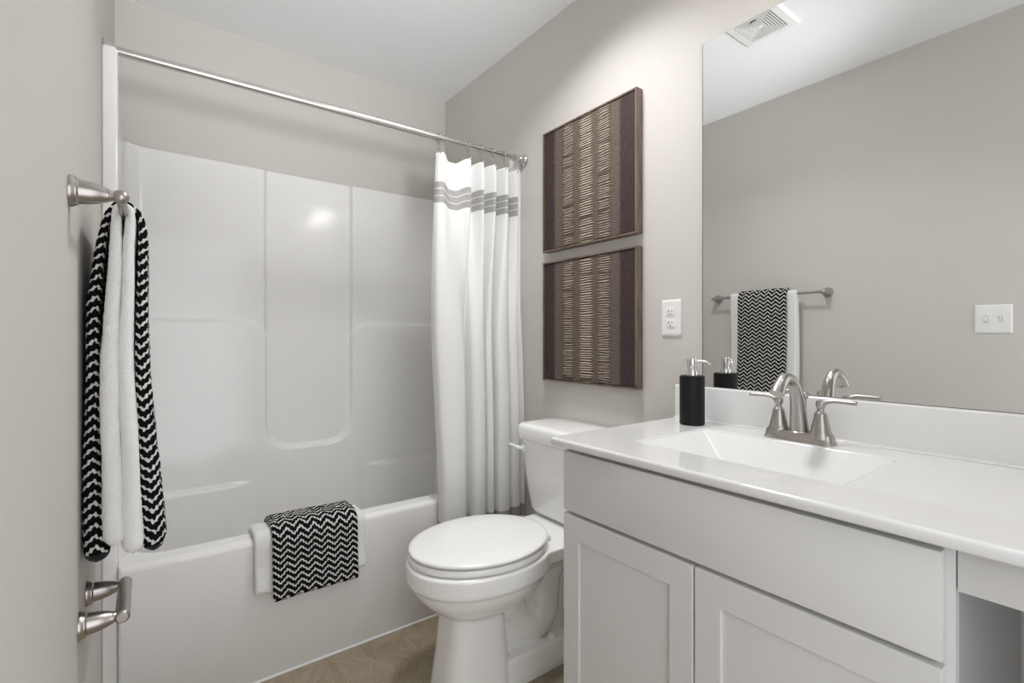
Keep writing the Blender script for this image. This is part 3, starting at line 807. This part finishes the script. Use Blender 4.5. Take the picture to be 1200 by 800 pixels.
for s in (-1, 1):
    bm = bmesh.new(); hy = FY + s * 0.0505
    lathe(bm, [(0.0265, 0.0), (0.0262, 0.006), (0.0250, 0.012), (0.0242, 0.016), (0.0222, 0.019), (0.0205, 0.028), (0.0165, 0.045), (0.0140, 0.057), (0.0138, 0.062), (0.0115, 0.065), (0.0085, 0.069),
               (0.0075, 0.074), (0.0100, 0.078), (0.0115, 0.084), (0.0112, 0.089), (0.0085, 0.094), (0.003, 0.096)], (FXC, hy, CZ + 0.012), 'z', 32)
    h_ = mesh_obj('handle', bm, M['nickel'], fa)
    bm = bmesh.new()
    tube(bm, [(FXC, hy, CZ + 0.096), (FXC, hy + s * 0.010, CZ + 0.102), (FXC, hy + s * 0.022, CZ + 0.1065), (FXC, hy + s * 0.035, CZ + 0.1075), (FXC, hy + s * 0.055, CZ + 0.1070), (FXC, hy + s * 0.074, CZ + 0.1065), (FXC, hy + s * 0.076, CZ + 0.1065)],
         [0.0080, 0.0062, 0.0050, 0.0048, 0.0052, 0.0055, 0.004], 16, 30, squash=1.25)
    mesh_obj('lever', bm, M['nickel'], h_)

# soap dispenser
sd = thing('soap_dispenser', (1.327, 0.866, CZ), 'matte black soap dispenser with metal pump beside the sink', 'soap dispenser')
sc = (1.327, 0.866, CZ)
bm = bmesh.new(); lathe(bm, [(0.0335, 0.0), (0.0358, 0.002), (0.0362, 0.006), (0.0362, 0.142), (0.0352, 0.1465), (0.0325, 0.148), (0.010, 0.148)], sc, 'z', 48); mesh_obj('bottle', bm, M['black_ceramic'], sd)
bm = bmesh.new(); lathe(bm, [(0.0175, 0.148), (0.0175, 0.160), (0.0165, 0.1615), (0.0125, 0.162), (0.0125, 0.170), (0.0145, 0.176), (0.0148, 0.196), (0.0140, 0.199), (0.004, 0.200)], sc, 'z', 32); pump = mesh_obj('pump', bm, M['chrome'], sd)
bm = bmesh.new()
d_ = Vector((0.60, -0.80, 0)).normalized()
P = lambda a, z: (sc[0] + d_.x * a, sc[1] + d_.y * a, sc[2] + z)
tube(bm, [P(0.008, 0.191), P(0.022, 0.192), P(0.035, 0.191), P(0.044, 0.187), P(0.051, 0.181)], [0.0045, 0.004, 0.0035, 0.0032, 0.003], 14, 24); mesh_obj('nozzle', bm, M['chrome'], pump)

# ------------------------------------------------------------------ mirror
mi = thing('wall_mirror', (XR, 0.36, 0.997), 'large frameless wall mirror standing on the backsplash', 'mirror')
bm = bmesh.new(); box(bm, XR - 0.0052, XR - 0.0005, -0.30, 0.8905, 0.9965, 2.086); mesh_obj('backing', bm, M['mirror_edge'], mi, smooth=False)
bm = bmesh.new()
q = [bm.verts.new(p) for p in ((XR - 0.0056, -0.299, 0.9975), (XR - 0.0056, 0.888, 0.9975), (XR - 0.0056, 0.888, 2.085), (XR - 0.0056, -0.299, 2.085))]
q2 = [bm.verts.new((v.co.x + 0.0003, v.co.y, v.co.z)) for v in q]
bm.faces.new(q); bm.faces.new(q2)
for i in range(4): bm.faces.new((q[i], q[(i + 1) % 4], q2[(i + 1) % 4], q2[i]))
mesh_obj('glass', bm, M['mirror'], mi, smooth=False)

# vanity light over the mirror (above the frame; its glow shows in the tub surround)
vl = thing('vanity_light', (XR, 0.30, 2.20), 'three-shade vanity light on the wall above the mirror', 'wall lamp')
bm = bmesh.new(); box(bm, XR - 0.028, XR - 0.0005, 0.02, 0.58, 2.195, 2.265, 0.006); mesh_obj('back_plate', bm, M['nickel'], vl)
for y in (0.10, 0.30, 0.50):
    bm = bmesh.new(); tube(bm, [(XR - 0.026, y, 2.23), (XR - 0.07, y, 2.240), (XR - 0.10, y, 2.235), (XR - 0.11, y, 2.215)], 0.008, 12, 20)
    lathe(bm, [(0.012, -0.03), (0.024, -0.022), (0.024, -0.004), (0.02, 0.004)], (XR - 0.11, y, 2.228), 'z', 24)
    arm = mesh_obj('arm', bm, M['nickel'], vl)
    bm = bmesh.new(); lathe(bm, [(0.004, 0.0), (0.016, 0.002), (0.024, 0.010), (0.028, 0.030), (0.031, 0.055), (0.034, 0.080), (0.0325, 0.080), (0.029, 0.055), (0.025, 0.030), (0.018, 0.012), (0.004, 0.008)], (XR - 0.11, y, 2.232), 'z', 32)
    mesh_obj('shade', bm, M['lamp_glass'], arm)

# ------------------------------------------------------------------ wall art
def art(z0, z1, mat, label):
    y0, y1 = 1.129, 1.642; xf = XR - 0.035
    t_ = thing('framed_wall_art', (XR, (y0 + y1) / 2, z0), label, 'wall art', 'pair of woven wall panels')
    bm = bmesh.new(); w = 0.0065; R_ = lambda x, d: [(x, y0 + d, z0 + d), (x, y1 - d, z0 + d), (x, y1 - d, z1 - d), (x, y0 + d, z1 - d)]
    loft(bm, [R_(XR - 0.0008, 0.0), R_(xf + 0.0008, 0.0), R_(xf, 0.0008), R_(xf, w), R_(xf + 0.012, w)], True, False)
    mesh_obj('frame', bm, M['frame'], t_, smooth=False)
    bm = bmesh.new(); loft(bm, [R_(xf + 0.012, w), R_(xf + 0.012, w + 0.006)], False, False); loft(bm, [R_(xf + 0.0121, w + 0.004), R_(XR - 0.003, w + 0.004)], True, True)
    mesh_obj('backing', bm, M['frame_dark'], t_, smooth=False)
    bm = bmesh.new(); L = bm.loops.layers.uv.verify(); d = w + 0.0035
    p0, p1 = R_(xf + 0.004, d), R_(xf + 0.011, d)
    V = loft(bm, [p1, p0], True, True)
    for f in bm.faces:
        for lp in f.loops:
            lp[L].uv = ((y1 - d - lp.vert.co.y) / (y1 - y0 - 2 * d), (lp.vert.co.z - z0 - d) / (z1 - z0 - 2 * d))
    mesh_obj('woven_panel', bm, mat, t_, smooth=False)
art(1.523, 2.041, M['art_a'], 'upper of the two framed dark woven art panels above the toilet')
art(0.966, 1.478, M['art_b'], 'lower of the two framed dark woven art panels above the toilet')

# ------------------------------------------------------------------ outlet and switch
def plate_ring(cx, sgn, cy, cz, hw, hh, x, d):
    # wall plate outline on a wall at x=cx, sgn = direction out of the wall
    return [(cx + sgn * x, p[0], p[1]) for p in ((q[0], q[1]) for q in rrect(cy - hw + d, cy + hw - d, cz - hh + d, cz + hh - d, 0.004, 0, 3))]
out = thing('wall_outlet', (XR, 1.008, 1.2185), 'white duplex wall outlet between the art and the mirror', 'outlet')
bm = bmesh.new(); loft(bm, [plate_ring(XR, -1, 1.008, 1.2185, 0.0385, 0.061, x, d) for x, d in ((0.0003, 0), (0.003, 0), (0.0055, 0.003), (0.006, 0.008))]); mesh_obj('plate', bm, M['white_plastic'], out)
for s in (-1, 1):
    zc = 1.2185 + s * 0.0195
    bm = bmesh.new()
    loft(bm, [plate_ring(XR, -1, 1.008, zc, 0.0165, 0.0140, x, d) for x, d in ((0.0055, 0), (0.0075, 0.0), (0.008, 0.001))]); soc = mesh_obj('socket', bm, M['white_plastic'], out)
    bm = bmesh.new()
    for dy, hh in ((0.0065, 0.0042), (-0.0065, 0.0034)): box(bm, XR - 0.0084, XR - 0.0078, 1.008 + dy - 0.0011, 1.008 + dy + 0.0011, zc + 0.003 - hh, zc + 0.003 + hh)
    lathe(bm, [(0.0024, 0), (0.0024, -0.0006)], (XR - 0.0078, 1.008, zc - 0.0075), 'x', 12)
    mesh_obj('slots', bm, M['dark'], soc)
bm = bmesh.new(); lathe(bm, [(0.003, 0), (0.003, -0.001), (0.002, -0.0018)], (XR - 0.0058, 1.008, 1.2185), 'x', 14); mesh_obj('screw', bm, M['white_plastic'], out)

sw = thing('light_switch', (XL, 0.457, 1.233), 'white double toggle light switch on the left wall, seen in the mirror', 'light switch')
bm = bmesh.new(); loft(bm, [plate_ring(XL, 1, 0.457, 1.233, 0.060, 0.062, x, d) for x, d in ((0.0003, 0), (0.003, 0), (0.0055, 0.003), (0.006, 0.008))]); mesh_obj('plate', bm, M['white_plastic'], sw)
for s in (-1, 1):
    y = 0.457 + s * 0.0235
    bm = bmesh.new(); box(bm, XL + 0.0055, XL + 0.0064, y - 0.0060, y + 0.0060, 1.2195, 1.2465); slot = mesh_obj('toggle_slot', bm, M['rubber'], sw)
    bm = bmesh.new(); box(bm, XL + 0.006, XL + 0.0070, y - 0.0048, y + 0.0048, 1.2210, 1.2450); box(bm, XL + 0.006, XL + 0.0175, y - 0.0042, y + 0.0042, (1.236 if s < 0 else 1.222), (1.244 if s < 0 else 1.230), 0.001)
    mesh_obj('toggle', bm, M['white_plastic'], slot)
    for dz in (-0.030, 0.030):
        bm = bmesh.new(); lathe(bm, [(0.003, 0), (0.003, 0.0012), (0.002, 0.0018)], (XL + 0.0058, y, 1.233 + dz), 'x', 12); mesh_obj('screw', bm, M['white_plastic'], sw)

# ------------------------------------------------------------------ ceiling exhaust vent (seen in the mirror)
ev = thing('exhaust_vent', (0.645, 1.091, ZC), 'square white louvred bathroom exhaust grille on the ceiling', 'ceiling vent')
vx, vy, hs = 0.647, 1.091, 0.119
bm = bmesh.new()
SQ = lambda d, z: [(vx - hs + d, vy - hs + d, z), (vx + hs - d, vy - hs + d, z), (vx + hs - d, vy + hs - d, z), (vx - hs + d, vy + hs - d, z)]
loft(bm, [SQ(0, ZC - 0.0003), SQ(0, ZC - 0.0053), SQ(0.008, ZC - 0.0125), SQ(0.032, ZC - 0.0139), SQ(0.032, ZC - 0.0079)], False, False)
mesh_obj('housing', bm, M['grille_plastic'], ev, smooth=False)
bm = bmesh.new(); loft(bm, [SQ(0.024, ZC - 0.0020), SQ(0.024, ZC - 0.0013)]); mesh_obj('cavity', bm, M['dark'], ev, smooth=False)
bm = bmesh.new(); nl = 7
for i in range(nl):
    d = 0.032 + i * 0.0105
    loft(bm, [SQ(d, ZC - 0.0139), SQ(d + 0.0062, ZC - 0.0139), SQ(d + 0.0062, ZC - 0.0066), SQ(d + 0.0050, ZC - 0.0066), SQ(d + 0.0006, ZC - 0.0125), SQ(d, ZC - 0.0129), SQ(d, ZC - 0.0139)], False, False)
loft(bm, [SQ(0.032 + nl * 0.0105, ZC - 0.0139), SQ(0.032 + nl * 0.0105, ZC - 0.0092)], True, True)
mesh_obj('louvres', bm, M['grille_plastic'], ev, smooth=False)
bm = bmesh.new(); tube(bm, [(0.700, 1.112, ZC - 0.0142), (0.711, 1.100, ZC - 0.0142), (0.714, 1.087, ZC - 0.0142), (0.711, 1.076, ZC - 0.0142)], [0.001, 0.003, 0.0035, 0.001], 8, 16)
mesh_obj('latch_notch', bm, M['dark'], ev)


# made-up round ceiling lamp, added outside the frame to carry the fill light
cl = thing('added_fill_lamp', (0.930, 1.20, ZC), 'white round flush ceiling lamp added as unseen fill above the toilet', 'ceiling lamp')
bm = bmesh.new(); lathe(bm, [(0.155, -0.0005), (0.158, -0.020), (0.155, -0.030), (0.145, -0.032), (0.145, -0.026), (0.002, -0.026)], (0.930, 1.20, ZC), 'z', 48); mesh_obj('housing', bm, M['white_plastic'], cl)
